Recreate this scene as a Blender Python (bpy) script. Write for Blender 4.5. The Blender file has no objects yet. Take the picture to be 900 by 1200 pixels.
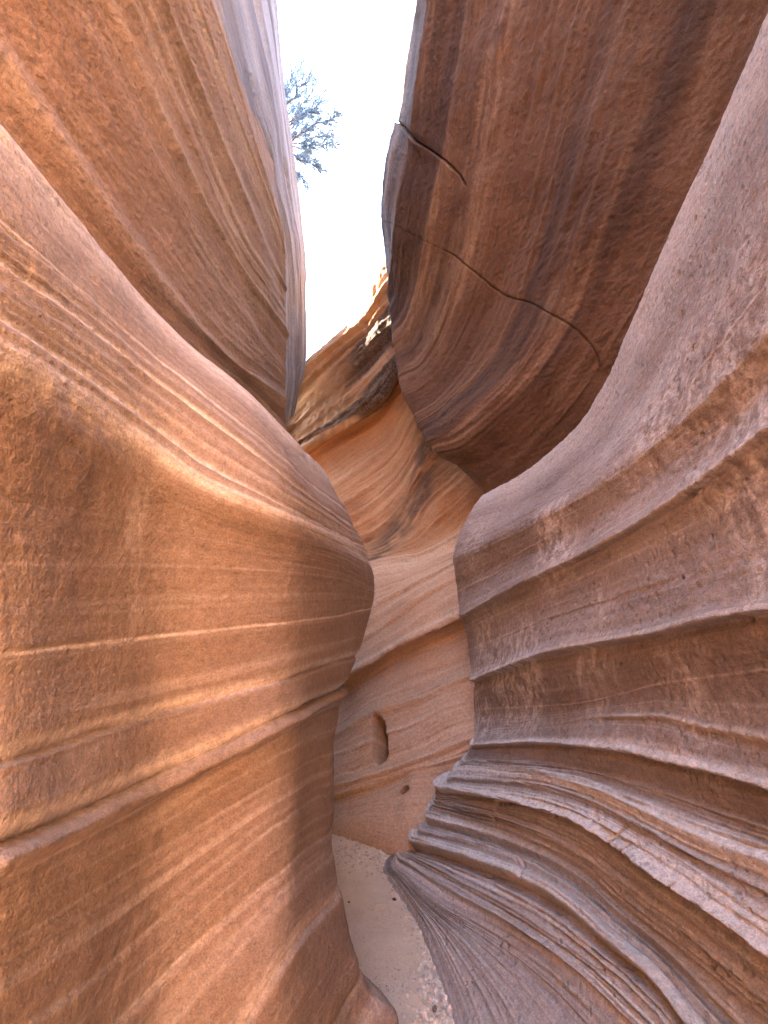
import bpy, math, random
import numpy as np
np.seterr(over="ignore")
from mathutils import Vector

random.seed(4)
sc = bpy.context.scene
COL = sc.collection
R = math.radians

# ------------------------------------------------------------------ camera, world, sun, exposure
F = 503.0                 # focal length in pixels of a 900 x 1200 frame
PITCH = R(10.0)
CAM = np.array([0.0, 0.0, 1.5])
cd = bpy.data.cameras.new('camera')
cd.sensor_fit = 'VERTICAL'; cd.sensor_height = 36.0; cd.lens = 36.0 * F / 1200.0
cd.clip_start = 0.02; cd.clip_end = 2000
co = bpy.data.objects.new('camera', cd); COL.objects.link(co)
co.location = CAM; co.rotation_euler = (R(90) + PITCH, 0, 0)
sc.camera = co

SUN_EL, SUN_AZ = R(48), R(285)          # azimuth clockwise from +Y
w = bpy.data.worlds.new('World'); sc.world = w; w.use_nodes = True
nt = w.node_tree
sky = nt.nodes.new('ShaderNodeTexSky'); sky.sky_type = 'NISHITA'; sky.sun_disc = False
sky.sun_elevation = SUN_EL; sky.sun_rotation = SUN_AZ
nt.links.new(sky.outputs[0], nt.nodes['Background'].inputs[0])
nt.nodes['Background'].inputs[1].default_value = 0.11
sl = bpy.data.lights.new('sun', 'SUN'); sl.energy = 5.0; sl.angle = R(0.5); sl.color = (1.0, .90, .76)
so = bpy.data.objects.new('sun', sl); COL.objects.link(so)
sdir = Vector((math.sin(SUN_AZ) * math.cos(SUN_EL), math.cos(SUN_AZ) * math.cos(SUN_EL), math.sin(SUN_EL)))
so.rotation_euler = sdir.to_track_quat('Z', 'Y').to_euler(); so.location = (0, 0, 30)
sc.view_settings.view_transform = 'Standard'; sc.view_settings.look = 'None'
sc.view_settings.gamma = 1; sc.view_settings.use_curve_mapping = False
sc.view_settings.exposure = 4.55
sc.render.engine = 'CYCLES'
sc.cycles.use_denoising = True
sc.cycles.max_bounces = 7; sc.cycles.diffuse_bounces = 6; sc.cycles.glossy_bounces = 2
sc.cycles.sample_clamp_indirect = 6

# ------------------------------------------------------------------ maths helpers
CP, SP = math.cos(PITCH), math.sin(PITCH)

def at(px, py, D):
    """A point seen at a photo pixel, D metres in front of the camera plane."""
    x = (px - 450.0) / F * D; u = (600.0 - py) / F * D
    return np.array([x, D * CP - u * SP, 1.5 + D * SP + u * CP])

def floor_depth(px, py, z=0.0):
    u = (600.0 - py) / F
    return (z - 1.5) / (SP + u * CP)

def project(P):
    q = P - CAM
    D = q[..., 1] * CP + q[..., 2] * SP
    U = -q[..., 1] * SP + q[..., 2] * CP
    ok = D > 0.05
    Ds = np.where(ok, D, 1)
    px = np.where(ok, 450 + F * q[..., 0] / Ds, -9999.0)
    py = np.where(ok, 600 - F * U / Ds, -9999.0)
    return px, py

def pchip(xk, Y, xs):
    """monotone cubic interpolation of Y (K x ...) over knots xk at xs."""
    Y = np.asarray(Y, float); xk = np.asarray(xk, float); xs = np.asarray(xs, float)
    h = np.diff(xk); shp = (-1,) + (1,) * (Y.ndim - 1)
    d = np.diff(Y, axis=0) / h.reshape(shp)
    m = np.zeros_like(Y)
    if len(xk) > 2:
        a = d[:-1]; b = d[1:]
        w1 = (2 * h[1:] + h[:-1]).reshape(shp); w2 = (h[1:] + 2 * h[:-1]).reshape(shp)
        with np.errstate(divide='ignore', invalid='ignore'):
            hm = (w1 + w2) / (w1 / a + w2 / b)
        m[1:-1] = np.where(a * b > 0, hm, 0)
    m[0] = d[0]; m[-1] = d[-1]
    i = np.clip(np.searchsorted(xk, xs, side='right') - 1, 0, len(xk) - 2)
    t = ((xs - xk[i]) / h[i]).reshape(shp); hh = h[i].reshape(shp)
    return ((1 + 2 * t) * (1 - t) ** 2 * Y[i] + t * (1 - t) ** 2 * hh * m[i]
            + t * t * (3 - 2 * t) * Y[i + 1] + t * t * (t - 1) * hh * m[i + 1])

def catmull(Y, xs):
    """smooth interpolation on integer knots, softened towards pchip where the spacing jumps."""
    k = np.arange(len(Y))
    return pchip(k, Y, xs)

def _h(ix, iy, iz, seed):
    n = ix * np.uint32(374761393) + iy * np.uint32(668265263) + iz * np.uint32(2246822519) + np.uint32(seed * 3266489917 & 0xffffffff)
    n ^= n >> np.uint32(13); n *= np.uint32(1274126177); n ^= n >> np.uint32(16)
    return n.astype(np.float32) * np.float32(2 / 4294967295.0) - np.float32(1)

def _u(f): return f.astype(np.int32).view(np.uint32)

def vnoise(x, y, z, seed=0):
    x, y, z = (np.asarray(v, np.float32) for v in (x, y, z))
    shp = np.broadcast_shapes(x.shape, y.shape, z.shape)
    one = np.uint32(1)
    def prep(v):
        f = np.floor(v); t = v - f
        return _u(f), t * t * t * (t * (6 * t - 15) + 10)
    (ix, tx), (iy, ty), (iz, tz) = prep(x), prep(y), prep(z)
    hx = (ix * np.uint32(374761393), (ix + one) * np.uint32(374761393))
    hy = (iy * np.uint32(668265263), (iy + one) * np.uint32(668265263))
    sd = np.uint32(seed * 3266489917 & 0xffffffff)
    hz = (iz * np.uint32(2246822519) + sd, (iz + one) * np.uint32(2246822519) + sd)
    def fin(n):
        n ^= n >> np.uint32(13); n *= np.uint32(1274126177); n ^= n >> np.uint32(16)
        return n.astype(np.float32)
    pl = []
    for c in (0, 1):
        ln = []
        for b in (0, 1):
            yz = hy[b] + hz[c]
            p = np.atleast_1d(hx[0] + yz); q = np.atleast_1d(hx[1] + yz)
            p = fin(p); ln.append(p + (fin(q) - p) * tx)
        pl.append(ln[0] + (ln[1] - ln[0]) * ty)
    out = (pl[0] + (pl[1] - pl[0]) * tz) * np.float32(2 / 4294967295.0) - np.float32(1)
    return out.reshape(shp) if out.shape != shp else out

def fbm(x, y, z, octv=4, seed=0, gain=.5):
    a, s, o = 1.0, 0, 0
    for k in range(octv):
        o = o + a * vnoise(x * 2 ** k + 17.3 * k, y * 2 ** k - 9.1 * k, z * 2 ** k + 4.7 * k, seed + k)
        s += a; a *= gain
    return o / s

def sstep(a, b, x):
    t = np.clip((x - a) / (b - a), 0, 1)
    return t * t * (3 - 2 * t)

def pits(P, cell, prob, rmin, rmax, seed, stretch=(1, 1, 1)):
    """depth 0..1 of scattered round holes; worked out only where the surface is in or near the picture."""
    px, py = project(P)
    m = (px > -150) & (px < 1050) & (py > -150) & (py < 1350)
    Q = P[m].astype(np.float32)
    x, y, z = Q[:, 0] / cell / stretch[0], Q[:, 1] / cell / stretch[1], Q[:, 2] / cell / stretch[2]
    fx, fy, fz = np.floor(x), np.floor(y), np.floor(z)
    ux, uy, uz = _u(fx), _u(fy), _u(fz)
    lx, ly, lz = x - fx, y - fy, z - fz
    out = np.zeros(len(Q), np.float32)
    for dx in (-1, 0, 1):
        for dy in (-1, 0, 1):
            for dz in (-1, 0, 1):
                i, j, k = ux + np.uint32(dx & 0xffffffff), uy + np.uint32(dy & 0xffffffff), uz + np.uint32(dz & 0xffffffff)
                on = np.nonzero((_h(i, j, k, seed) * .5 + .5) < prob)[0]
                if not len(on): continue
                i, j, k = i[on], j[on], k[on]
                cx = dx + .5 + .45 * _h(i, j, k, seed + 1); cy = dy + .5 + .45 * _h(i, j, k, seed + 2); cz = dz + .5 + .45 * _h(i, j, k, seed + 3)
                r = rmin + (rmax - rmin) * (_h(i, j, k, seed + 4) * .5 + .5) ** 2
                d = np.sqrt((lx[on] - cx) ** 2 + (ly[on] - cy) ** 2 + (lz[on] - cz) ** 2)
                out[on] = np.maximum(out[on], sstep(1, .35, d / r))
    full = np.zeros(P.shape[:-1]); full[m] = out
    return full

def polydist(px, py, pts):
    best = np.full(px.shape, 1e9)
    for (x0, y0), (x1, y1) in zip(pts[:-1], pts[1:]):
        dx, dy = x1 - x0, y1 - y0
        t = np.clip(((px - x0) * dx + (py - y0) * dy) / (dx * dx + dy * dy), 0, 1)
        best = np.minimum(best, np.hypot(px - x0 - t * dx, py - y0 - t * dy))
    return best

# ------------------------------------------------------------------ object helpers
def thing(name, label, cat, loc=(0, 0, 0), group=None, kind=None):
    o = bpy.data.objects.new(name, None); COL.objects.link(o); o.location = loc
    o['label'] = label; o['category'] = cat
    if group: o['group'] = group
    if kind: o['kind'] = kind
    return o

def mesh_obj(name, verts, faces, mat, parent=None, smooth=True):
    me = bpy.data.meshes.new(name)
    me.from_pydata([tuple(v) for v in verts], [], [tuple(f) for f in faces])
    me.update()
    if smooth: me.polygons.foreach_set('use_smooth', [True] * len(me.polygons))
    if mat: me.materials.append(mat)
    o = bpy.data.objects.new(name, me); COL.objects.link(o)
    if parent: o.parent = parent
    return o

def grid_obj(name, P, N, attrs, faces, mat, parent=None):
    """faces: (M,4) indices in the flattened grid; only the vertices used are kept."""
    used = np.unique(faces); remap = np.full(P.shape[0], -1, np.int64); remap[used] = np.arange(len(used))
    f = remap[faces].astype(np.int32); v = P[used].astype(np.float32); n = N[used].astype(np.float32)
    me = bpy.data.meshes.new(name)
    me.vertices.add(len(v)); me.vertices.foreach_set('co', v.ravel())
    me.loops.add(f.size); me.loops.foreach_set('vertex_index', f.ravel())
    me.polygons.add(len(f)); me.polygons.foreach_set('loop_start', np.arange(0, f.size, 4, dtype=np.int32))
    me.polygons.foreach_set('use_smooth', np.ones(len(f), bool))
    me.update(calc_edges=True)
    me.normals_split_custom_set_from_vertices(n.tolist())
    for k, a in attrs.items():
        at_ = me.attributes.new(k, 'FLOAT', 'POINT'); at_.data.foreach_set('value', a[used].astype(np.float32))
    me.materials.append(mat)
    o = bpy.data.objects.new(name, me); COL.objects.link(o)
    if parent: o.parent = parent
    return o

# ------------------------------------------------------------------ rock surfaces
def resample(row, K):
    """row of (px, py[, D]) -> K world points evenly spread along the bed; depth is linear in 1/D between the given ones."""
    pp = np.array([(r[0], r[1]) for r in row], float)
    s = np.concatenate([[0], np.cumsum(np.hypot(*np.diff(pp, axis=0).T))])
    ks, ds = [], []
    for i, r in enumerate(row):
        if len(r) > 2:
            d = r[2]
            if d == 'f': d = floor_depth(r[0], r[1])
            ks.append(s[i]); ds.append(1.0 / d)
    t = np.linspace(0, s[-1], K)
    q = pchip(s, pp, t)
    inv = pchip(ks, np.array(ds), t) if len(ks) > 2 else np.interp(t, ks, ds)
    return np.array([at(a, b, 1.0 / i) for (a, b), i in zip(q, inv)])

def rock(rows, K, pre, post, top, bottom, px_step=1.8, post_f=None):
    """Loft a bedded rock surface. pre/post: offsets continuing each bed out of view; top/bottom: offsets of extra beds
    above the first and below the last one. Returns a dict with the fine grid and its coordinates."""
    net = [resample(r, K) for r in rows]
    net = np.array(net)
    full = []
    for i, r in enumerate(net):
        post = post_f(i) if post_f else post
        full.append(np.concatenate([np.array([r[0] + np.array(o) for o in pre]).reshape(-1, 3), r,
                                    np.array([r[-1] + np.array(o) for o in post]).reshape(-1, 3)]))
    full = np.array(full)
    t_ext = [full[0] + np.array(o) for o in top]; b_ext = [full[-1] + np.array(o) for o in bottom]
    full = np.array(t_ext + list(full) + b_ext)
    nt_, npre = len(top), len(pre)
    Rr, Cc = full.shape[:2]
    px, py = project(full)
    vis = (px > -60) & (px < 960) & (py > -60) & (py < 1260)
    def samples(axis):
        out = []
        n = full.shape[axis] - 1
        for i in range(n):
            a = np.take(px, i, axis), np.take(py, i, axis), np.take(vis, i, axis)
            b = np.take(px, i + 1, axis), np.take(py, i + 1, axis), np.take(vis, i + 1, axis)
            d = np.hypot(a[0] - b[0], a[1] - b[1]); m = a[2] | b[2]
            dv = d[m & (d < 900)]
            k = int(np.clip((np.percentile(dv, 85) / px_step) if dv.size else 6, 4, 260))
            out += list(i + np.arange(k) / k)
        return np.array(out + [n])
    ts, us = samples(0), samples(1)
    A = pchip(np.arange(Rr), full, ts)                       # across the beds
    A = np.swapaxes(pchip(np.arange(Cc), np.swapaxes(A, 0, 1), us), 0, 1)
    # bed thickness in metres, measured where the beds are in view
    bed = np.concatenate([[0], np.cumsum(np.median(np.linalg.norm(np.diff(A[:, (us > npre) & (us < npre + K - 1)], axis=0), axis=2), axis=1))])
    k0 = np.interp(nt_, ts, bed)
    bed = bed - k0
    um = np.concatenate([[0], np.cumsum(np.median(np.linalg.norm(np.diff(A, axis=1), axis=2), axis=0))])
    g = dict(P=A, ts=ts - nt_, us=(us - npre) / (K - 1.0), bed=bed, um=um, nt=nt_,
             bedk=lambda k: float(np.interp(k + nt_, ts, bed)))
    g['T'], g['U'] = np.meshgrid(g['ts'], g['us'], indexing='ij')
    g['B'], g['M'] = np.meshgrid(bed, um, indexing='ij')
    g['px'], g['py'] = project(A)
    g['brk'] = fbm(g['M'] * 7, g['B'] * 60, .3, 3, 80)
    return g

def normals(P, flip):
    du = np.gradient(P, axis=1); dt = np.gradient(P, axis=0)
    n = np.cross(du, dt); n /= np.maximum(np.linalg.norm(n, axis=2, keepdims=True), 1e-12)
    return -n if flip else n

def blur(P, it):
    for _ in range(it):
        Q = P.copy(); Q[1:-1] = (P[:-2] + 2 * P[1:-1] + P[2:]) / 4; P = Q
        Q = P.copy(); Q[:, 1:-1] = (P[:, :-2] + 2 * P[:, 1:-1] + P[:, 2:]) / 4; P = Q
    return P

def ledge(g, k, amp, wa, wb, seed=0, wob=.006, fade=None, rag=.35, notch=0.0, wn=.05):
    """a bed edge at control bed k: the rock swells out over wa metres above it and cuts back in wb metres below."""
    d = g['B'] - g['bedk'](k) + (wob * fbm(g['um'] * 5, k * 3.1, 0, 4, seed + 50) + .4 * wob * fbm(g['um'] * 32, k * 5.1, 2, 4, seed + 55, .7))[None, :]
    up = np.clip(1 + d / wa, 0, 1) ** 1.6
    h = np.where(d < 0, up, 1 - sstep(0, wb, d))
    a = amp * (1 + rag * fbm(g['um'] * 9, k * 7.7, 1.3, 4, seed + 60)[None, :])
    if fade is not None: a = a * np.interp(g['U'], *zip(*fade))
    if notch:                                                # undercut hollow below the lip
        h = h - (notch / amp) * sstep(0, .014, d) * (1 - sstep(.018, wn, d))
    return h * a

def line(g, k, wdt, seed=0, wob=.004, off=0.0, fade=None):
    """0..1 along a thin bed."""
    d = g['B'] - g['bedk'](k) + off + wob * fbm(g['um'] * 4, k * 3.7, 0, 4, seed + 70)[None, :]
    v = np.exp(-(d / wdt) ** 2) * np.clip(.75 + .6 * g['brk'], 0, 1)
    if fade is not None: v = v * np.interp(g['U'], *zip(*fade))
    return v

def courses(g, k0, k1, n, amp, seed, wa=(.006, .03), wb=.004, wob=.006, brk=1.2):
    """n thin beds at uneven heights between control beds k0 and k1, each breaking off along its run. Returns height and edge mask."""
    rg = np.random.default_rng(seed)
    b0, b1 = g['bedk'](k0), g['bedk'](k1)
    H = np.zeros(g['B'].shape); E = np.zeros(g['B'].shape)
    bed, um = g['bed'], g['um']
    for i in range(n):
        bc = rg.uniform(b0, b1); a = amp * rg.uniform(.25, 1) ** 1.5 * 1.6; w = rg.uniform(*wa)
        j0, j1 = np.searchsorted(bed, [bc - w - 2 * wob, bc + wb + 2 * wob])
        if j1 - j0 < 2: continue
        off = rg.uniform(0, 100)
        wd = wob * fbm(um * 2.2, off, 0, 3, seed) + .22 * wob * fbm(um * 30, off, 3, 3, seed + 9)
        d = bed[j0:j1, None] - bc + wd[None, :]
        p = np.where(d < 0, np.clip(1 + d / w, 0, 1) ** 1.5, 1 - sstep(0, wb, d))
        on = np.clip(.45 + brk * fbm(um * rg.uniform(.8, 2.5), off, 7, 3, seed + 3), 0, 1) * (1 + .5 * fbm(um * 14, off, 9, 3, seed + 5))
        H[j0:j1] += p * a * on[None, :]
        E[j0:j1] = np.maximum(E[j0:j1], np.exp(-((d + .25 * w) / (.3 * w)) ** 2) * np.clip(on, 0, 1)[None, :] * rg.uniform(.2, 1))
    return H, E

def lam(g, freq, seed, warp=.02, along=.5):
    """thin laminae following the beds, -1..1"""
    b = g['B'] + warp * fbm(g['M'] * 1.3, g['B'] * 2.0, 0.5, 3, seed + 5)
    return fbm(g['M'] * along, b * freq, seed * 1.7, 4, seed, .6)

def finish(g, owner, parts, mat, h, pale=None, varn=None, tint=None, flip=False, smooth=3, mask_parts=None):
    P = blur(g['P'], smooth)
    N = normals(P, False)
    if 'px' in g:                                            # outward is the side the passage sees
        m = (g['px'] > 0) & (g['px'] < 900) & (g['py'] > 0) & (g['py'] < 1200)
        flip = np.sum((N * (CAM - P)).sum(-1)[m] > 0) < .5 * m.sum()
        if flip: N = -N
    print('grid', owner.name, P.shape, 'flip', flip, round(float(((N * (CAM - P)).sum(-1)[m] > 0).mean()), 3) if 'px' in g else '')
    P = P + N * h[..., None]
    N = normals(P, flip)
    nr, nc = P.shape[:2]
    z = np.zeros((nr, nc))
    attrs = dict(bed=g['B'].ravel(), along=g['M'].ravel(), pale=np.clip(z if pale is None else pale, 0, 1).ravel(),
                 varnish=np.clip(z if varn is None else varn, 0, 1).ravel(), tint=(z if tint is None else tint).ravel())
    idx = np.arange(nr * nc).reshape(nr, nc)
    q = np.stack([idx[:-1, :-1], idx[:-1, 1:], idx[1:, 1:], idx[1:, :-1]], -1)
    if flip: q = q[..., ::-1]
    Pf, Nf = P.reshape(-1, 3), N.reshape(-1, 3)
    out = []
    if mask_parts is not None:
        lab = mask_parts[:-1, :-1]
        for i, p in enumerate(parts):
            f = q[lab == i].reshape(-1, 4)
            if len(f): out.append(grid_obj(p, Pf, Nf, attrs, f, mat, owner))
        return out
    tm = .5 * (g['ts'][:-1] + g['ts'][1:])
    for p, k0, k1 in parts:
        f = q[(tm >= k0) & (tm < k1)].reshape(-1, 4)
        out.append(grid_obj(p, Pf, Nf, attrs, f, mat[p] if isinstance(mat, dict) else mat, owner))
    return out

# ------------------------------------------------------------------ materials
def sandstone(name, dark, mid, light, pale, varn, grain=1.0, bump=1.0, lam_freq=60, lam_amt=.6, blotch=1.6, pit=0.0, lam_bump=.5):
    m = bpy.data.materials.new(name); m.use_nodes = True
    nt = m.node_tree; nt.nodes.clear(); L = nt.links.new
    def nd(t, **k):
        n = nt.nodes.new(t)
        for a, b in k.items(): setattr(n, a, b)
        return n
    def math_(op, a, b=None, clamp=False):
        n = nd('ShaderNodeMath', operation=op, use_clamp=clamp)
        for i, v in enumerate((a, b)):
            if v is None: continue
            if isinstance(v, (int, float)): n.inputs[i].default_value = v
            else: L(v, n.inputs[i])
        return n.outputs[0]
    def noise(vec, scale, det=5, rough=.55, dist=0.0):
        n = nd('ShaderNodeTexNoise'); n.inputs['Scale'].default_value = scale; n.inputs['Detail'].default_value = det
        n.inputs['Roughness'].default_value = rough; n.inputs['Distortion'].default_value = dist
        L(vec, n.inputs['Vector']); return n.outputs[0]
    def mix(fac, a, b, mode='MIX'):
        n = nd('ShaderNodeMix', data_type='RGBA', blend_type=mode)
        if isinstance(fac, (int, float)): n.inputs[0].default_value = fac
        else: L(fac, n.inputs[0])
        for i, v in ((6, a), (7, b)):
            if isinstance(v, tuple): n.inputs[i].default_value = v + (1,)
            else: L(v, n.inputs[i])
        return n.outputs[2]
    def rng(v, a, b, c=0.0, d=1.0):
        n = nd('ShaderNodeMapRange'); L(v, n.inputs[0])
        for i, x in enumerate((a, b, c, d)): n.inputs[i + 1].default_value = x
        return n.outputs[0]
    def attr(a): n = nd('ShaderNodeAttribute', attribute_name=a); return n.outputs['Fac']
    pos = nd('ShaderNodeNewGeometry').outputs['Position']
    bed, along = attr('bed'), attr('along')
    wob = noise(pos, 2.5, 3)
    bedw = math_('ADD', bed, math_('MULTIPLY', wob, .05))
    cv = nd('ShaderNodeCombineXYZ'); L(math_('MULTIPLY', along, .6), cv.inputs[0]); L(math_('MULTIPLY', bedw, lam_freq), cv.inputs[1])
    lam1 = noise(cv.outputs[0], 1.0, 6, .65)
    cv2 = nd('ShaderNodeCombineXYZ'); L(math_('MULTIPLY', along, .25), cv2.inputs[0]); L(math_('MULTIPLY', bedw, lam_freq * .22), cv2.inputs[1]); cv2.inputs[2].default_value = 7.3
    lam2 = noise(cv2.outputs[0], 1.0, 3, .5)
    bl = noise(pos, blotch, 5, .6)
    gr = noise(pos, 210, 3, .7)
    gr2 = noise(pos, 55, 4, .65)
    v = math_('ADD', math_('MULTIPLY', rng(lam1, .3, .7), lam_amt * .5), math_('MULTIPLY', rng(lam2, .3, .7), lam_amt * .5))
    v = math_('ADD', v, math_('MULTIPLY', rng(bl, .3, .7), 1 - lam_amt))
    v = math_('ADD', v, attr('tint'))
    cr = nd('ShaderNodeValToRGB'); e = cr.color_ramp.elements
    e[0].position = .15; e[0].color = dark + (1,); e[1].position = .9; e[1].color = light + (1,)
    k = e.new(.5); k.color = mid + (1,)
    L(v, cr.inputs[0])
    c = cr.outputs[0]
    pf = math_('MULTIPLY', attr('pale'), rng(gr2, .3, .6, .75, 1.0), True)
    c = mix(pf, c, pale)
    vf = math_('MULTIPLY', attr('varnish'), rng(gr2, .3, .62, .55, 1.0), True)
    c = mix(vf, c, varn)
    gg = rng(math_('ADD', math_('MULTIPLY', gr, .6), math_('MULTIPLY', gr2, .4)), .3, .7, 1 - .42 * grain, 1 + .42 * grain)
    mm = nd('ShaderNodeVectorMath', operation='SCALE'); L(c, mm.inputs[0]); L(gg, mm.inputs['Scale'])
    b = nd('ShaderNodeBsdfPrincipled'); b.inputs['Roughness'].default_value = .88
    b.inputs['Specular IOR Level'].default_value = .25
    L(mm.outputs[0], b.inputs['Base Color'])
    hgt = math_('ADD', math_('MULTIPLY', gr, .0022 * bump), math_('MULTIPLY', gr2, .0014 * bump))
    hgt = math_('ADD', hgt, math_('MULTIPLY', noise(pos, 18, 4, .6), .006 * bump))
    hgt = math_('ADD', hgt, math_('MULTIPLY', lam1, .006 * lam_bump))
    if pit:
        vo = nd('ShaderNodeTexVoronoi'); vo.inputs['Scale'].default_value = 42
        mpv = nd('ShaderNodeVectorMath', operation='MULTIPLY'); L(pos, mpv.inputs[0]); mpv.inputs[1].default_value = (1, 1, .6)
        L(mpv.outputs[0], vo.inputs['Vector'])
        pr = rng(vo.outputs['Distance'], .12, .34)
        msk = rng(noise(pos, 7, 3), .42, .58)
        hgt = math_('ADD', hgt, math_('MULTIPLY', math_('MULTIPLY', math_('SUBTRACT', pr, 1), msk), .005 * pit))
    bp = nd('ShaderNodeBump'); bp.inputs['Strength'].default_value = 1.0; bp.inputs['Distance'].default_value = 1.0
    L(hgt, bp.inputs['Height']); L(bp.outputs[0], b.inputs['Normal'])
    o = nd('ShaderNodeOutputMaterial'); L(b.outputs[0], o.inputs[0])
    return m

PALE = (.64, .57, .51)
M_left = sandstone('sandstone_left', (.225, .162, .124), (.295, .223, .174), (.37, .29, .233), PALE, (.10, .05, .03), lam_freq=55, lam_amt=.45, lam_bump=.4, bump=1.7)
M_upper = sandstone('sandstone_alcove', (.185, .118, .085), (.25, .163, .117), (.32, .225, .165), (.52, .42, .35), (.10, .05, .03), lam_freq=30, lam_amt=.5, lam_bump=.6, bump=1.7)
M_rim = sandstone('sandstone_rim', (.11, .10, .115), (.20, .20, .235), (.31, .315, .36), (.40, .41, .46), (.09, .07, .075), lam_freq=26, lam_amt=.75, lam_bump=2.5, bump=2)  # bluish skylight put into the base colour
M_over = sandstone('sandstone_overhang', (.085, .047, .031), (.125, .072, .046), (.18, .11, .072), (.27, .18, .12), (.048, .029, .024), lam_freq=18, lam_amt=.5, bump=2.0, lam_bump=1.0)  # dark varnish, with shadow put into the base colour too
M_right = sandstone('sandstone_right', (.23, .187, .164), (.305, .26, .234), (.39, .345, .315), (.68, .64, .59), (.12, .08, .065), lam_freq=55, lam_amt=.4, pit=1.4, bump=2.2)
M_back = sandstone('sandstone_back', (.31, .18, .105), (.42, .27, .165), (.50, .35, .23), (.66, .54, .42), (.045, .03, .024), lam_freq=30, lam_amt=.6, bump=2.0, lam_bump=2.0)
M_curve = sandstone('sandstone_curve', (.29, .145, .07), (.40, .215, .11), (.49, .30, .17), (.58, .42, .28), (.04, .027, .021), lam_freq=34, lam_amt=.65, bump=2.2, lam_bump=2.0)  # warm bounce light put into the orange base colour
M_cap = sandstone('sandstone_cap', (.17, .08, .037), (.29, .15, .07), (.39, .225, .115), (.50, .38, .26), (.03, .02, .015), lam_freq=24, lam_amt=.6, bump=3.0, lam_bump=3.0)
M_bounce = sandstone('sandstone_bounce', (.50, .28, .14), (.62, .365, .20), (.66, .43, .26), PALE, (.1, .05, .03), lam_freq=12)  # bright and warm to strengthen the bounce from the added bend

# ------------------------------------------------------------------ left wall, lower: the swelling foreground bulge
def arow(pts, D0, D1, mid=None):
    """bed of the left wall; D0 at the picture edge, D1 at the nose; it turns along the passage right of x = 330."""
    pts = [list(p) for p in pts]
    x0, xe = pts[0][0], pts[-1][0]
    D0 = D0 * .84; mid = (mid or D0 * 2) * 1.06
    kd = [1 / D0, 1 / mid, 1 / D1]
    ys = pchip([p[0] for p in pts], np.array([p[1] for p in pts], float), np.array([330.]))[0]
    if xe > 345:
        j = max(i for i, p in enumerate(pts) if p[0] < 330) + 1
        if abs(pts[min(j, len(pts) - 1)][0] - 330) > 3: pts.insert(j, [330, ys])
    y2 = pchip([p[0] for p in pts], np.array([p[1] for p in pts], float), np.array([195.]))[0]
    pts = [p for p in pts if abs(p[0] - 195) > 8]
    pts = sorted(pts + [[195, y2, mid * .86]])
    for p in pts:
        if len(p) > 2: continue
        if p[0] == 0 or p[0] == x0: p.append(D0)
        elif p[0] == 330: p.append(1 / kd[1])
        elif p is pts[-1]: p.append(D1)
    return [tuple(p) for p in pts]

A_rows = [
    arow([(0, 150), (100, 272), (200, 387), (300, 470), (340, 512), (375, 550)], .98, 2.50, 1.75),
    arow([(0, 195), (100, 300), (200, 402), (300, 485), (350, 538), (390, 572)], .88, 2.47, 1.52),
    arow([(0, 245), (100, 335), (200, 427), (300, 507), (360, 560), (404, 594)], .82, 2.45, 1.40),
    arow([(0, 300), (100, 372), (200, 455), (300, 530), (370, 583), (417, 619)], .785, 2.43, 1.30),
    arow([(0, 365), (55, 402), (150, 470), (240, 540), (330, 588), (400, 626), (428, 640)], .75, 2.42, 1.22),
    arow([(0, 430), (75, 465), (150, 515), (240, 572), (330, 606), (400, 636), (433, 655)], .725, 2.41, 1.18),
    arow([(0, 470), (100, 517), (200, 580), (300, 618), (400, 648), (437, 666)], .74, 2.40, 1.20),
    arow([(0, 560), (150, 597), (300, 635), (400, 660), (439, 680)], .752, 2.39, 1.215),
    arow([(0, 660), (150, 662), (300, 668), (400, 678), (439, 693)], .752, 2.37, 1.22),
    arow([(0, 766), (100, 756), (200, 743), (300, 733), (400, 721), (434, 712)], .75, 2.35, 1.22),
    arow([(0, 830), (100, 812), (200, 790), (300, 770), (400, 748), (426, 742)], .74, 2.25, 1.21),
    arow([(0, 893), (100, 862), (200, 832), (300, 806), (400, 775), (417, 770)], .725, 2.15, 1.19),
    arow([(0, 992), (100, 952), (200, 906), (300, 857), (395, 812), (405, 806)], .69, 2.05, 1.15),
    arow([(0, 1045), (100, 990), (200, 933), (300, 876), (380, 836), (397, 828)], .71, 1.98, 1.18),
    arow([(0, 1112), (110, 1045), (220, 975), (300, 928), (389, 880)], .71, 1.86, 1.17),
    arow([(0, 1225), (130, 1128), (230, 1042), (330, 962), (389, 925)], .70, 1.76, 1.13),
    arow([(0, 1340), (130, 1205), (230, 1105), (330, 1020), (388, 975)], .69, 1.68, 1.10),
    arow([(0, 1634), (150, 1385), (290, 1200), (340, 1118), (398, 1045)], .58, 1.50, 1.00),
    arow([(0, 1800), (200, 1470), (340, 1235), (380, 1170), (413, 1112)], .56, 1.44, .97),
    arow([(0, 1980), (250, 1530), (390, 1250), (415, 1195), (432, 1160)], .55, 1.41, .98),
    arow([(0, 2200), (300, 1540), (420, 1290), (450, 1235), (468, 1196)], .54, 1.38, .98),
]
pre = [(-.45, -3.2, 0), (-.28, -1.4, 0), (-.14, -.45, 0), (-.05, -.12, 0)]  # carried back out of view to keep sun off part of the bend
post = [(-.012, .10, .0), (-.07, .24, 0), (-.24, .42, 0), (-.7, .65, 0), (-2.2, .9, 0)]
def a_post(i):                                               # the foot turns away more sharply than the nose
    k = min(max((i - 15) / 4.0, 0), 1)
    return [(x - k * e, y, z) for (x, y, z), e in zip(post, (.06, .16, .2, .1, 0))]
g = rock(A_rows, 26, pre, post, [(-2.2, .3, .05), (-.5, .12, -.12), (-.16, .03, -.02)], [(.0, 0, -.25)], post_f=a_post)
B, M, U, T = g['B'], g['M'], g['U'], g['T']
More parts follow.
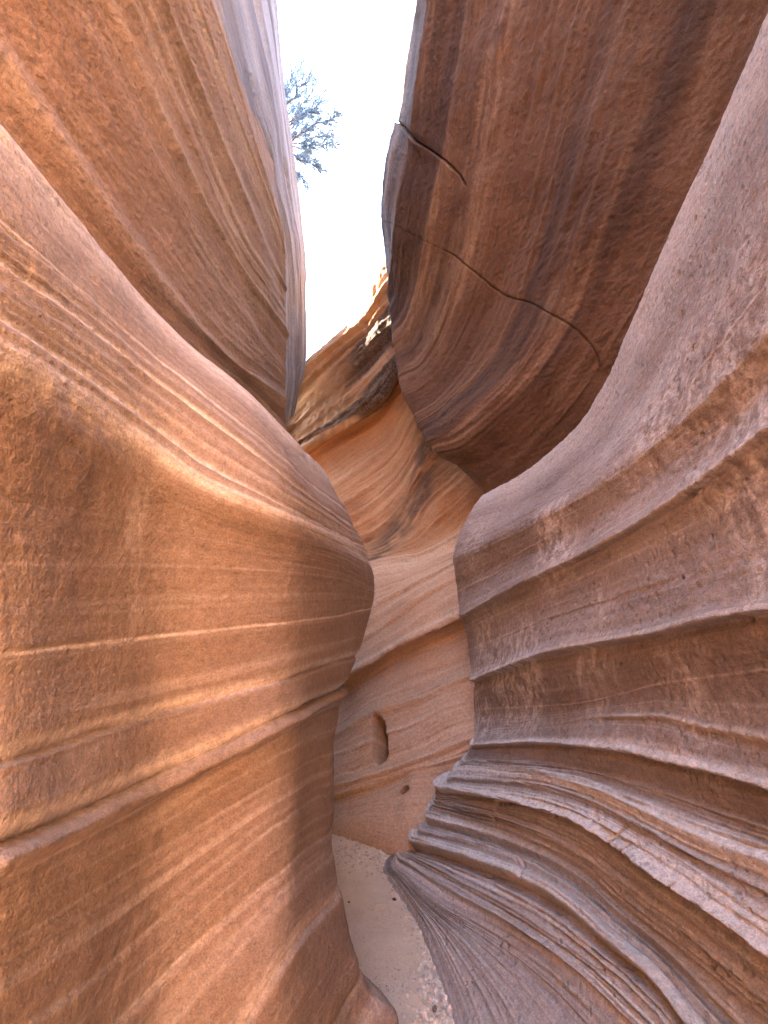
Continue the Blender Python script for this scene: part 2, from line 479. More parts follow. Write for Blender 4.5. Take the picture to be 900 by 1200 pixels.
P = g['P']; X, Y, Z = P[..., 0], P[..., 1], P[..., 2]
h = .012 * fbm(X * 3, Y * 3, Z * 3, 3, 11) + .0035 * fbm(X * 14, Y * 14, Z * 14, 4, 12)
h += .0030 * lam(g, 18, 21) * sstep(-1, 3, T) + .0016 * lam(g, 60, 22)
h += ledge(g, 3, .007, .05, .02, 1) + ledge(g, 4, .010, .05, .02, 2) + ledge(g, 5, .011, .06, .06, 3, wob=.012)
h += ledge(g, 9, .0035, .012, .008, 4) + ledge(g, 11, .017, .04, .012, 5, wob=.006) + ledge(g, 12, .028, .05, .014, 6, wob=.006, notch=.016, wn=.07)
h += ledge(g, 15, .004, .03, .01, 7) + ledge(g, 16, .004, .03, .01, 8) + ledge(g, 17, .012, .06, .02, 9)
h += ledge(g, 14, .003, .03, .01, 10) + ledge(g, 18.6, .01, .06, .02, 11)
rough = sstep(.1, -.25, fbm(X * 4, Y * 4, Z * 4, 3, 31) + .9 * (U - .25)) * sstep(1, 3, T) * sstep(10, 7.5, T)
h += .0014 * rough * fbm(X * 95, Y * 95, Z * 110, 3, 32)
h -= .010 * pits(P, .11, .16, .03, .10, 41) * sstep(8, 2, T) + .004 * pits(P, .034, .10, .08, .24, 45, (1, 1, .7))
pale = 1.2 * line(g, 3, .008, 1) + 1.5 * line(g, 4, .007, 2) + 1.1 * line(g, 5, .026, 3, wob=.01, off=.02)
pale += 1.0 * line(g, 2.2, .006, 12) + .9 * line(g, 4.5, .006, 13) + .75 * sstep(1.5, .1, T) * sstep(-1.5, -.3, T)  # last term: skylight on the crest put into the colour
pale += 1.5 * line(g, 9, .0038, 4) + 1.3 * line(g, 11, .016, 5, off=.012) + 1.5 * line(g, 12, .021, 6, off=.018)  # ledge tops: pale rock plus a painted skylight highlight
pale += .3 * line(g, 8, .004, 9) + .35 * line(g, 14, .004, 10) + .4 * line(g, 15, .005, 7) + .4 * line(g, 16, .005, 8) + 1.0 * line(g, 17, .022, 9, off=.012)
pale += .35 * line(g, 13.5, .003, 14) + .35 * line(g, 14.5, .003, 15) + .3 * line(g, 15.5, .004, 16) + .35 * line(g, 16.4, .012, 17) + .6 * line(g, 19.3, .03, 18)
pale += .2 * sstep(.25, .6, lam(g, 25, 23))
hc1, ec1 = courses(g, 12.6, 19.2, 26, .0022, 61, (.006, .03)); hc2, ec2 = courses(g, .2, 5, 22, .004, 62, (.008, .03)); hc3, ec3 = courses(g, 5.5, 12, 12, .0014, 63, (.005, .02))
h += hc1 + hc2 + hc3 + .0010 * fbm(X * 110, Y * 110, Z * 110, 2, 37)
pale += .5 * ec1 + .55 * ec2 + .22 * ec3
streak = sstep(.15, .5, fbm(X * 9, Y * 9, Z * 2.5, 4, 35)) * sstep(.35, .5, fbm(X * 60, Y * 60, Z * 25, 3, 36) * .5 + .5) * sstep(5.5, 6.5, T) * sstep(10, 8, T)
pale += .35 * streak
tint = -.15 * sstep(5.6, 6.4, T) * sstep(9, 6.5, T)  # shade below the shoulder lip put into the tint
lw = thing('canyon_wall', 'smooth orange sandstone bulge swelling into the passage with thin white bedding lines', 'rock wall', (-.3, 1.4, 0), kind='thing')
lw.location = (0, 0, 0)
finish(g, lw, [('shoulder', -9, 5.3), ('smooth_face', 5.3, 10.2), ('pale_ledge', 10.2, 12.45), ('streaked_base', 12.45, 99)], M_left, h, pale, None, tint)

# ------------------------------------------------------------------ left wall, upper: hollowed face above the bulge
def brow(pts, x0, x1):
    out = []
    n = len(pts)
    for i, (px, py) in enumerate(pts):
        x = x0 + (x1 - x0) * i / (n - 1)
        out.append((px, py, x * F / (px - 450.0)))
    return out

B_rows = [
    brow([(0, 200), (100, 322), (200, 437), (300, 520), (336, 560)], -1.12, -1.12),
    brow([(0, 140), (100, 262), (200, 377), (300, 462), (335, 500)], -1.18, -1.10),
    brow([(0, 60), (100, 205), (200, 345), (270, 420), (333, 468)], -1.17, -1.06),
    brow([(60, 0), (150, 165), (250, 330), (300, 395), (333, 435)], -1.14, -1.03),
    brow([(125, 0), (200, 160), (280, 310), (315, 362), (334, 390)], -1.10, -1.01),
    brow([(170, 0), (235, 150), (295, 290), (320, 330), (335, 352)], -1.06, -.99),
    brow([(215, 0), (270, 140), (315, 250), (329, 290), (335, 315)], -1.02, -.98),
    brow([(248, 0), (282, 100), (311, 200), (325, 245), (333, 275)], -.985, -.97),
]
pre = [(-1.5, -4.1, .6), (-.6, -1.6, .2), (-.06, -.5, 0)]  # unseen run, flared for more sky and lengthened to shade the bend
post = [(-.03, .06, 0), (-.13, .16, 0), (-.6, .5, 0), (-2.5, 1.5, 0)]
g = rock(B_rows, 22, pre, post, [(-.7, .3, -4.2), (-.45, .2, -1.9), (-.08, .05, -.6)], [(-.02, .0, .06), (-.12, .02, .5), (-.2, .05, 1.1)])  # first offsets drop unseen to the floor to stop a sun leak
B, M, U, T = g['B'], g['M'], g['U'], g['T']
P = g['P']; X, Y, Z = P[..., 0], P[..., 1], P[..., 2]
h = .03 * fbm(X * 2, Y * .8, Z * 2.5, 3, 111) + .006 * fbm(X * 14, Y * 9, Z * 14, 4, 112) + .010 * lam(g, 7, 121) + .004 * lam(g, 26, 122)
h += ledge(g, 2, .02, .12, .10, 101) + ledge(g, 4, .02, .10, .05, 102) + ledge(g, 5.4, .02, .06, .05, 103) + ledge(g, 6.3, .02, .06, .04, 104)
h += .0022 * sstep(-.1, .3, fbm(X * 3, Y * 3, Z * 3, 2, 133)) * fbm(X * 60, Y * 40, Z * 75, 3, 131) - .012 * pits(P, .2, .25, .03, .09, 141, (1, 2, 1))
pale = .55 * line(g, 2, .06, 101) + .45 * line(g, 4, .02, 102) + .4 * line(g, 5, .02, 105) + .5 * line(g, 5.5, .015, 103) + .5 * line(g, 6.2, .02, 104) + .3 * sstep(.2, .6, lam(g, 16, 123))
tint = .1 * sstep(3, 7, T)
hc, ec = courses(g, .5, 7, 46, .006, 161, (.012, .05), .008, .01); h += hc; pale += .45 * ec
h += .003 * fbm(X * 70, Y * 45, Z * 90, 2, 135)
uw = thing('canyon_wall', 'tall hollowed orange rock face rising above the smooth bulge', 'rock wall', kind='thing')
finish(g, uw, [('hollow_face', -9, 4.0), ('fluted_face', 4.0, 99)], M_upper, h, pale, None, tint)

# the pale rim beyond it, leaning back, with sky blue put into its colour
G_rows = [
    [(215, -60, 2.5), (262, 100, 3.0), (296, 210, 4.0), (318, 290, 4.6), (326, 370, 5.0), (322, 440, 5.1), (318, 500, 5.1)],
    [(236, -60, 2.6), (282, 100, 3.1), (312, 210, 4.2), (333, 290, 4.9), (337, 370, 5.25), (335, 440, 5.3), (332, 500, 5.3)],
    [(262, -60, 3.0), (299, 100, 3.6), (325, 210, 4.6), (342, 300, 5.3), (346, 370, 5.5), (345, 430, 5.5), (338, 492, 5.5)],
    [(288, -60, 3.6), (320, 100, 4.2), (338, 215, 5.0), (351, 300, 5.6), (353, 370, 5.8), (351, 430, 5.75), (343, 485, 5.7)],
    [(319, -60, 4.4), (333, 100, 5.0), (349, 220, 5.6), (357, 290, 6.0), (358, 350, 6.1), (358, 415, 6.0), (349, 455, 5.9)],
]
G_rows = [[(a - 450 + 450, b, d) for a, b, d in r] for r in G_rows]
pre = [(-.2, -2.2, .3), (-.1, -.8, .1)]
post = [(-.1, .12, .3), (-.8, .6, 2.6), (-2.5, 3, 6), (-3, 7, 6)]  # unseen ridge raised to keep the sun off the back wall
g = rock(G_rows, 22, pre, post, [(-.4, .3, -.3)], [(-.05, .12, .05), (-.35, .3, .12), (-1.5, .5, 1.6), (-4, 1, 4.5), (-9, 1, 6)])
B, M, U, T = g['B'], g['M'], g['U'], g['T']
P = g['P']; X, Y, Z = P[..., 0], P[..., 1], P[..., 2]
h = .03 * fbm(X * 2, Y * 2, Z * 2, 3, 211) + .03 * lam(g, 9, 221, along=.2) + .015 * lam(g, 30, 222, along=.2)
pale = .4 * sstep(-.1, .5, lam(g, 20, 223, along=.2))
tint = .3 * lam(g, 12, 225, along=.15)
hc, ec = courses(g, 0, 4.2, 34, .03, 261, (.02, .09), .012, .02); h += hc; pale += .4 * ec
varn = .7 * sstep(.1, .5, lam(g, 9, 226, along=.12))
rw = thing('canyon_wall', 'pale streaked rock rim coloured with sky blue against the white sky under the bare shrub', 'rock wall', kind='thing')
finish(g, rw, [('streaked_face', -9, 99)], M_rim, h, pale, varn, tint)

# ------------------------------------------------------------------ right: the dark overhang
C_rows = [
    [(490, -60, 3.85), (475, 70), (468, 130), (452, 185), (447, 240), (450, 300, 4.9), (452, 316, 5.0)],
    [(503, -60, 3.1), (488, 80), (478, 160), (465, 220), (458, 270), (456, 325, 4.5), (454, 340, 4.65)],
    [(545, -60, 2.9), (525, 100), (505, 200), (488, 290), (472, 365, 4.35), (459, 385, 4.6)],
    [(615, -60, 2.6), (585, 100), (556, 250), (528, 350), (492, 425, 4.15), (467, 440, 4.4)],
    [(695, -60, 2.3), (658, 100), (618, 250), (580, 370), (507, 475, 4.0), (485, 488, 4.2)],
    [(790, -60, 2.05), (742, 100), (693, 250), (645, 380), (578, 468), (513, 517, 3.82), (503, 519, 3.95)],
    [(885, -60, 1.85), (835, 100), (772, 250), (708, 390), (630, 492), (552, 550, 3.68), (543, 547, 3.78)],
    [(975, -60, 1.7), (905, 100), (828, 250), (750, 390), (662, 520), (582, 586, 3.6), (572, 579, 3.7)],
    [(1080, -60, 1.7), (985, 100), (890, 250), (790, 420), (700, 560), (610, 625, 3.6), (600, 618, 3.7)],
]
pre = [(2.6, -2.8, 1.2), (1.2, -1.3, .6), (.25, -.45, .12)]
post = [(.05, .10, .0), (.25, .35, .0), (1.4, .9, 0)]
g = rock(C_rows, 26, pre, post, [(9, .5, 3.0), (1.6, .2, 1.9), (.5, .1, 1.2), (.12, .05, .5), (.015, .03, .14)], [(.2, 0, -.4)])
B, M, U, T = g['B'], g['M'], g['U'], g['T']
P = g['P']; X, Y, Z = P[..., 0], P[..., 1], P[..., 2]
px, py = g['px'], g['py']
h = .05 * fbm(X * 1.4, Y * .8, Z * 1.4, 3, 311) + .010 * fbm(X * 7, Y * 4, Z * 7, 4, 312) + .022 * lam(g, 4, 321) + .006 * lam(g, 14, 322)
h += .008 * sstep(0, .3, fbm(X * 1.6, Y * 1.6, Z * 1.6, 2, 333)) * fbm(X * 22, Y * 10, Z * 26, 3, 331) - .02 * pits(P, .35, .3, .02, .07, 341, (1, 2, 1))
wbl = 2.2 * fbm(px * .05, py * .05, 0, 3, 361) + 3.5 * fbm(px * .012, py * .012, 0, 2, 362)
px, py = px + wbl, py + wbl * .8
cr1 = [(440, 128), (470, 146), (482, 163), (500, 174), (520, 187), (540, 206), (546, 217), (565, 232), (585, 250), (660, 262), (990, 330)]
cr2 = [(430, 255), (455, 262), (485, 276), (512, 290), (535, 302), (560, 322), (575, 336), (590, 347), (620, 355), (652, 371), (680, 389), (700, 410), (706, 430), (900, 480)]
def yon(c): return np.interp(px, *zip(*c))
vis = np.interp(px, [540, 600], [1, 0])
cw = .95 + .45 * fbm(px * .08, py * .08, 5, 3, 363)
h -= (.04 + .10 * sstep(500, 465, px)) * np.exp(-(polydist(px, py, cr1[:7]) / cw) ** 2) * (px > 0) + .022 * np.interp(px, [450, 520, 530, 705], [.3, .4, 1, .8]) * np.exp(-(polydist(px, py, cr2[:13]) / cw) ** 2) * (px > 0)
h += .05 * sstep(14, 0, np.abs(py - yon(cr1))) * sstep(560, 470, px) * np.where(py < yon(cr1), -.3, .3) * (px > 0)
mask = np.where(py < yon(cr1), 0, np.where(py < yon(cr2), 1, 2))
mask = np.where(px < 0, 0, mask)
pale = .3 * sstep(.2, .7, lam(g, 7, 323)) + .3 * line(g, 4.6, .03, 301) + .3 * line(g, 2.2, .03, 302)
hc, ec = courses(g, .3, 7.5, 60, .008, 371, (.015, .07), .012, .02); h += hc; pale += .35 * ec
h += .004 * fbm(X * 45, Y * 25, Z * 55, 2, 336)
pale += .5 * sstep(.15, .5, fbm(M * .5, B * 3.5, 5.1, 4, 352)) * sstep(.35, .65, fbm(M * 5, B * 22, 1.7, 3, 353) * .5 + .5)
varn = .85 * sstep(.0, .4, fbm(M * .22, B * 4.2, 3.3, 4, 351)) + .35 * sstep(3.2, 1.0, T)  # streaks, plus a darker tone towards the left edge
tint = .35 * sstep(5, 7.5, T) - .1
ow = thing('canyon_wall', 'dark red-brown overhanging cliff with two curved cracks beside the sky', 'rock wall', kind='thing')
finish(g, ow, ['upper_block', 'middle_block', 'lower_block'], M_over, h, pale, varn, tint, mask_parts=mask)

# ------------------------------------------------------------------ right: the near layered wall
D_rows = [
    [(570, 578, 3.3), (600, 563), (645, 528), (690, 482), (722, 420), (762, 330), (800, 242), (860, 100), (900, 15, 1.16)],
    [(556, 592, 3.2), (600, 574), (652, 540), (705, 490), (745, 420), (780, 340), (825, 250), (880, 120), (905, 70, 1.08)],
    [(545, 610, 3.1), (600, 592), (660, 555), (730, 490), (790, 400), (850, 280), (900, 165, 1.02)],
    [(533, 655, 3.0), (620, 612), (710, 562), (800, 490), (900, 385, .965)],
    [(536, 692, 3.03), (620, 650), (710, 600), (800, 535), (900, 450, .99)],
    [(540, 722, 2.92), (615, 682), (720, 630), (800, 580), (900, 505, .965)],
    [(545, 738, 2.95), (650, 690), (770, 635), (840, 600), (900, 565, .995)],
    [(550, 762, 2.9), (650, 722), (750, 690), (850, 660), (900, 645, .985)],
    [(555, 797, 2.76), (650, 763), (750, 745), (850, 722), (900, 715, .955)],
    [(557, 832, 2.79), (680, 824), (780, 800), (900, 785, .995)],
    [(556, 856, 2.72), (640, 848), (760, 838), (820, 850), (900, 865, .98)],
    [(553, 874, 2.63), (625, 870), (700, 875), (775, 888), (850, 908), (900, 920, .955)],
    [(545, 890, 2.66), (625, 893), (700, 903), (775, 922), (850, 948), (900, 965, .975)],
    [(533, 905, 2.60), (625, 910), (700, 930), (760, 955), (825, 985), (900, 1012, .94)],
    [(515, 926, 2.54), (600, 937), (675, 957), (750, 1000), (810, 1040), (900, 1105, .90)],
    [(504, 950, 2.52), (600, 980), (675, 1017), (730, 1065), (800, 1120), (880, 1190), (910, 1215, .92)],
    [(483, 986, 2.42), (575, 1015), (650, 1050), (710, 1100), (770, 1150), (810, 1200, 1.02), (910, 1320, .86)],
    [(470, 1000, 2.43), (550, 1040), (625, 1082), (700, 1135), (760, 1190, 1.10), (880, 1330, .88)],
    [(460, 1012, 2.37), (515, 1060), (575, 1095), (650, 1150), (700, 1200, 1.20), (830, 1360, .90)],
    [(450, 1018, 'f'), (480, 1062, 'f'), (503, 1110, 'f'), (520, 1160, 'f'), (532, 1200, 'f'), (570, 1400, 'f')],
]
D_rows = [r[::-1] for r in D_rows]
pre = [(.3, -2.0, 0), (-.05, -1.4, 0), (-.33, -1.05, 0), (-.08, -.5, 0), (.03, -.14, 0)]  # unseen bulge beside the camera, shaped to keep bounce light off the nose
post = [(.01, .06, 0), (.08, .16, 0), (.3, .35, 0), (1.6, .6, 0)]
g = rock(D_rows, 28, pre, post, [(3.0, .3, 3.0), (.6, .12, -.1), (.14, .03, .0)], [(-.04, 0, -.25)])
B, M, U, T = g['B'], g['M'], g['U'], g['T']
P = g['P']; X, Y, Z = P[..., 0], P[..., 1], P[..., 2]
low = sstep(11, 14, T)
h = .014 * fbm(X * 3, Y * 3, Z * 3, 3, 411) * (1 - .5 * low) + .004 * fbm(X * 14, Y * 14, Z * 12, 4, 412)
h += .0035 * lam(g, 14, 421) + (.0018 + .004 * low) * lam(g, 55, 422) + .006 * low * lam(g, 26, 424, warp=.01)
h += ledge(g, 3, .008, .08, .05, 401, wob=.012) + ledge(g, 5, .019, .05, .02, 402, wob=.006, notch=.008, wn=.05) + ledge(g, 8, .023, .05, .014, 403, wob=.007, notch=.016, wn=.09)
h += ledge(g, 7, .003, .02, .008, 404) + ledge(g, 9, .003, .02, .008, 405)
h += ledge(g, 10, .012, .02, .012, 406, fade=[(0, 1), (.45, 1), (.7, 0), (1, 0)]) + ledge(g, 11, .022, .022, .012, 407, wob=.006, notch=.01, wn=.04)
h += ledge(g, 13, .018, .035, .02, 408, wob=.006) + ledge(g, 14, .030, .03, .012, 409, wob=.006, rag=.7, notch=.016, wn=.04)
h += ledge(g, 14.55, .014, .02, .008, 410) + ledge(g, 15.1, .012, .014, .02, 411, fade=[(0, .3), (.5, .5), (1, .6)])
h += ledge(g, 15.25, .015, .03, .010, 417, notch=.022, wn=.05, rag=.5, fade=[(0, .5), (.35, 1), (1, 1)]) + ledge(g, 16, .026, .03, .012, 412, wob=.006, rag=.5, notch=.034, wn=.07) + ledge(g, 15.6, .012, .015, .008, 415) + ledge(g, 16.5, .016, .015, .012, 413) + ledge(g, 17.4, .010, .03, .01, 414) + ledge(g, 18.3, .006, .03, .01, 416)
rg = sstep(-.15, .35, fbm(X * 2.6, Y * 2.6, Z * 2.6, 3, 431) + .3 * (.5 - U)) * sstep(13.5, 11, T)
h += .0040 * rg * fbm(X * 62, Y * 62, Z * 44, 3, 432) + .0022 * fbm(X * 80, Y * 80, Z * 70, 2, 433) * (1 - .5 * low)
h += .006 * rg * np.minimum(0, fbm(X * 26, Y * 26, Z * 9, 3, 434) + .05)
h -= .028 * pits(P, .055, .38, .07, .2, 441, (1, 1, 1.4)) * sstep(13, 10, T) * (.35 + .65 * rg) + .02 * pits(P, .16, .3, .03, .085, 445, (1, 1, 1.4)) * sstep(13, 10, T)
jn = np.zeros_like(h)
for (a, b) in [((584, 941), (578, 962)), ((614, 1012), (613, 1030)), ((681, 1028), (680, 1044)), ((699, 945), (697, 962)), ((735, 968), (726, 985)), ((806, 1034), (804, 1052)), ((744, 988), (738, 1004)), ((655, 945), (650, 960))]:
    jn += np.exp(-(polydist(g['px'], g['py'], [a, b]) / 1.3) ** 2) * (g['px'] > 0)
h -= .02 * jn
hc1, ec1 = courses(g, 12.2, 17.4, 110, .010, 461, (.004, .018), .003, .007); hc2, ec2 = courses(g, 17.2, 19, 55, .005, 462, (.005, .025), .004, .006); hc3, ec3 = courses(g, 2, 12.2, 42, .0022, 463, (.005, .02), .004)
h += hc1 + hc2 + hc3
wh = sstep(-.25, .45, fbm(X * 3.2, Y * 3.2, Z * 1.8, 4, 451)) * sstep(.3, .75, fbm(X * 45, Y * 45, Z * 22, 4, 452, .7) * .5 + .5)
pale = .85 * wh * sstep(1.5, 3, T) * sstep(12, 9.5, T) + .5 * sstep(2.0, .3, T) * sstep(-1.5, -.3, T)  # whitish patches; second term puts skylight on the crest into the colour
pale += .5 * line(g, 5, .005, 402) + .35 * line(g, 6, .004, 417) + .4 * line(g, 7, .0035, 404) + .5 * line(g, 8, .008, 403, off=.006) + .4 * line(g, 9, .0035, 405) + .3 * line(g, 9.5, .003, 418)
pale += .7 * line(g, 10, .008, 406, fade=[(0, 1), (.45, 1), (.7, .15), (1, .1)]) + 1.2 * line(g, 11, .013, 407, off=.008)
pale += 1.3 * line(g, 13.05, .024, 408, off=.008) + 1.3 * line(g, 14, .022, 409, off=.012) + .8 * line(g, 14.6, .01, 410) + 1.0 * line(g, 15.25, .016, 419, off=.01) + 1.0 * line(g, 16, .016, 412, off=.01) + .12 * low + .4 * line(g, 16.6, .008, 413) + .55 * line(g, 17.6, .015, 414) + .4 * line(g, 18.3, .01, 416)  # ledge tops: pale rock, with highlights strengthened in the colour
pale += .35 * low * sstep(.1, .5, lam(g, 40, 425, warp=.01)) + .85 * ec1 + .7 * ec2 + .4 * ec3
tint = -.22 * sstep(8.0, 8.3, T) * sstep(10, 8.5, T) + .25 * low  # undercut shade below one ledge put into the tint; lower beds lightened
dw = thing('canyon_wall', 'grey-pink pitted rock wall with stacked pale ledges sweeping down to the sand', 'rock wall', kind='thing')
finish(g, dw, [('pitted_face', -9, 8.35), ('banded_face', 8.35, 12.4), ('ledge_stack', 12.4, 17.2), ('laminated_base', 17.2, 99)], M_right, h, pale, None, tint)

# ------------------------------------------------------------------ the wall closing the view
E_rows = [
    [(300, 470, 6.8), (330, 448, 6.7), (360, 421, 6.5), (403, 383, 6.3), (430, 362, 6.2), (436, 340, 6.1), (452, 304, 6.0), (490, 280, 5.9)],
    [(300, 490, 6.7), (330, 466, 6.5), (362, 435, 6.3), (405, 397, 6.1), (432, 376, 6.0), (444, 358, 5.9), (462, 330, 5.8), (500, 310, 5.7)],
    [(300, 530, 6.5), (330, 505, 6.3), (375, 462, 6.1), (420, 420, 5.9), (460, 380, 5.7), (510, 345, 5.5)],
    [(310, 565, 6.3), (330, 550, 6.1), (363, 525, 5.9), (403, 500, 5.7), (440, 475, 5.45), (467, 440, 5.3), (520, 390, 5.1)],
    [(310, 580, 6.4), (335, 562, 6.2), (363, 540, 6.05), (403, 511, 5.85), (440, 488, 5.62), (470, 450, 5.45), (525, 400, 5.2)],
    [(330, 620, 6.0), (360, 600, 5.7), (420, 562, 5.45), (460, 532, 5.25), (492, 482, 5.05), (540, 450, 4.85)],
    [(350, 672, 5.5), (390, 652, 5.25), (437, 640, 5.05), (470, 615, 4.85), (500, 570, 4.75), (555, 520, 4.55)],
    [(360, 690, 4.9), (400, 670, 4.72), (440, 660, 4.60), (487, 652, 4.40), (533, 630, 4.2), (590, 590, 4.0)],
    [(360, 735, 4.5), (400, 712, 4.35), (440, 695, 4.2), (487, 676, 4.05), (533, 656, 3.95), (600, 620, 3.8)],
    [(360, 780, 4.1), (400, 765, 3.95), (423, 751), (463, 725), (503, 696), (550, 670, 3.68), (605, 650, 3.6)],
    [(360, 815, 3.85), (395, 800, 3.75), (418, 785), (471, 756), (540, 722, 3.42), (605, 695, 3.35)],
    [(360, 828, 3.9), (390, 815, 3.8), (407, 806), (466, 772), (541, 742, 3.47), (605, 715, 3.4)],
    [(360, 885, 3.5), (391, 867, 3.4), (437, 840), (482, 824), (550, 795, 3.12), (610, 778, 3.05)],
    [(355, 915, 3.25), (380, 900, 3.18), (420, 885), (480, 862), (540, 835, 2.98), (610, 822, 2.93)],
    [(350, 938, 3.03), (380, 930, 2.98), (394, 925), (447, 907), (503, 888), (555, 867, 2.82), (610, 858, 2.78)],
    [(350, 952, 2.92), (380, 945, 2.88), (394, 941), (450, 923), (485, 912), (530, 905, 2.76), (600, 898, 2.72)],
    [(345, 962, 'f'), (370, 970, 'f'), (395, 978, 'f'), (425, 987, 'f'), (455, 1000, 'f'), (490, 1016, 'f'), (530, 1030, 'f')],
]
pre = [(-4, 1.5, 0), (-1.5, .6, 0), (-.4, .15, 0)]
post = [(.4, .2, 0), (1.8, .5, 0)]
g = rock(E_rows, 24, pre, post, [(0, 9, 1.2), (0, 2, .5), (0, .3, .06)], [(0, -.05, -.3)])
B, M, U, T = g['B'], g['M'], g['U'], g['T']
P = g['P']; X, Y, Z = P[..., 0], P[..., 1], P[..., 2]
px, py = g['px'], g['py']
h = .03 * fbm(X * 2, Y * 2, Z * 2, 3, 511) + .010 * fbm(X * 9, Y * 9, Z * 9, 4, 512) + .016 * lam(g, 7, 521) + .008 * lam(g, 28, 522)
h += ledge(g, 3, .07, .35, .06, 501, wob=.02) + ledge(g, 7, .03, .1, .08, 502) + ledge(g, 9, .03, .1, .03, 503) + ledge(g, 10, .06, .12, .03, 504, wob=.015)
h += ledge(g, 12, .025, .08, .03, 505) + ledge(g, 14, .03, .06, .02, 506) + ledge(g, 14.5, .02, .03, .02, 507) + ledge(g, 8.3, .02, .08, .03, 508)
hc1, ec1 = courses(g, .2, 3.2, 40, .035, 561, (.03, .10), .012, .03); hc2, ec2 = courses(g, 3.6, 14.6, 80, .010, 562, (.012, .06), .008, .012)
h += hc1 + hc2
top_ = sstep(3.6, 2.8, T)
h += .03 * top_ * lam(g, 20, 524) + .02 * top_ * fbm(X * 16, Y * 16, Z * 16, 3, 513) + ledge(g, 1, .05, .15, .05, 509) * top_ + ledge(g, 2.2, .04, .1, .04, 510)
inside = lambda cx, cy, rx, ry: ((px - cx) / rx) ** 2 + ((py - cy) / ry) ** 2
redge = np.interp(py, [836, 846, 858, 884], [440, 449, 453, 454]) + 1.2 * fbm(py * .15, 0, 0, 2, 561)
hole = np.clip((px - 439) / 7.0, 0, 1) ** .8 * sstep(redge + .6, redge - .9, px) * sstep(838, 845, py - .3 * (px - 445)) * sstep(892, 876, py + .6 * (px - 452)) * (px > 0)
hole2 = sstep(1.0, .3, inside(474, 926, 6, 5)) * (px > 0)
h -= .5 * hole + .12 * hole2
# the tear-off step right of the hole and the recessed base block
h -= .03 * sstep(482, 466, px + .25 * (py - 925) + 5 * fbm(py * .06, 0, 0, 3, 562)) * sstep(14.3, 14.7, T) * (px > 0)
pale = .35 * line(g, 7.2, .10, 502) + .5 * line(g, 8.3, .02, 508) + .5 * line(g, 9, .02, 503) + .6 * line(g, 10, .03, 504, off=.02) + .3 * line(g, 10.7, .01, 520)
pale += .5 * line(g, 13.5, .012, 530) + .6 * line(g, 14, .02, 506) + .5 * line(g, 14.5, .012, 507) + .3 * sstep(11.5, 14, T) * sstep(.1, .5, lam(g, 30, 525)) + .2 * sstep(6.8, 7.6, T)
pale += .5 * line(g, 1.6, .04, 531) + .25 * top_ * sstep(.1, .5, lam(g, 14, 526))
h *= .15 + .85 * sstep(16.0, 15.2, T)
pale += .35 * ec1 + .5 * ec2
v1 = sstep(-.1, .3, fbm(M * 1.0, B * 7, 2.2, 4, 551) + .22) * sstep(.9, 1.7, T) * sstep(3.35, 2.9, T)
v1 = v1 * np.clip(.35 + sstep(390, 450, px) + line(g, 2.75, .14, 532), 0, 1)
v2 = np.exp(-((px - np.interp(py, [480, 580, 640, 700], [503, 494, 452, 400])) / 17.0) ** 2) * sstep(.25, .7, fbm(M * 6, B * 14, 1.1, 4, 552) * .5 + .5 + .12) * sstep(4.2, 4.8, T) * sstep(7.1, 6.6, T)
v1 = np.maximum(v1, .75 * top_ * sstep(.12, .4, lam(g, 16, 527, along=1.2)) * sstep(330, 420, px))
h += .05 * top_ * (np.round(2.5 * vnoise(M * 2.2, B * 5, 3.3, 571)) / 2.5) * .5
varn = 1.1 * v1 + 1.0 * v2 * (px > 0)
tint = .2 * top_ - .15 * sstep(4, 4.6, T) * sstep(6.5, 5.5, T) + .12 * sstep(6.6, 7.5, T)
ew = thing('canyon_wall', 'curving orange back wall between the bulge and the overhang, with black-stained upper bands', 'rock wall', kind='thing')
finish(g, ew, [('stained_outcrop', -9, 3.45), ('curved_face', 3.45, 6.9), ('lower_face', 6.9, 14.2), ('base_block', 14.2, 99)], {'stained_outcrop': M_cap, 'curved_face': M_curve, 'lower_face': M_back, 'base_block': M_back}, h, pale, varn, tint)

# ------------------------------------------------------------------ unseen bend added behind the camera (closes the passage, bounces sun onto the bulge)
def bend():
    pts = [(.62, .12), (.27, -.15), (.42, -.5), (1.3, -1.1), (2.1, -1.7), (2.5, -2.6), (2.3, -3.5), (1.4, -4.1), (.6, -4.3), (-.4, -4.3), (-1.6, -3.9), (-4, -3.6), (-7, -3.6)]  # first points form an added edge that cuts the bounce off the nose
    prof = [(0, -.3, .12), (0, .4, .0), (0, 1.5, -.06), (0, 2.6, .05), (0, 4.0, -.03), (0, 6.0, .15), (0, 8.0, .6), (0, 8.6, 3.0), (0, 9, 9)]
    cx, cy = 0.0, -2.2
    net = []
    for _, z, o in prof:
        r = []
        for x, y in pts:
            d = np.array([x - cx, y - cy]); d /= np.linalg.norm(d)
            r.append((x + d[0] * o, y + d[1] * o, z))
        net.append(r)
    net = np.array(net)[::-1]
    ts = np.linspace(0, len(prof) - 1, 150); us = np.linspace(0, len(pts) - 1, 160)
    A = pchip(np.arange(len(prof)), net, ts); A = np.swapaxes(pchip(np.arange(len(pts)), np.swapaxes(A, 0, 1), us), 0, 1)
    Bm, Mm = np.meshgrid(ts * 1.0, us * 1.0, indexing='ij')
    return dict(P=A, ts=ts, us=us, B=Bm, M=Mm, T=Bm, U=Mm / len(pts), bedk=lambda k: float(k))
g = bend()
P = g['P']
h = .05 * fbm(P[..., 0] * 1.5, P[..., 1] * 1.5, P[..., 2] * 2, 4, 611) + .04 * lam(g, 5, 621)
bw = thing('canyon_wall', 'added rock wall behind the viewer, out of view, bouncing sunlight onto the bulge', 'rock wall', kind='thing')
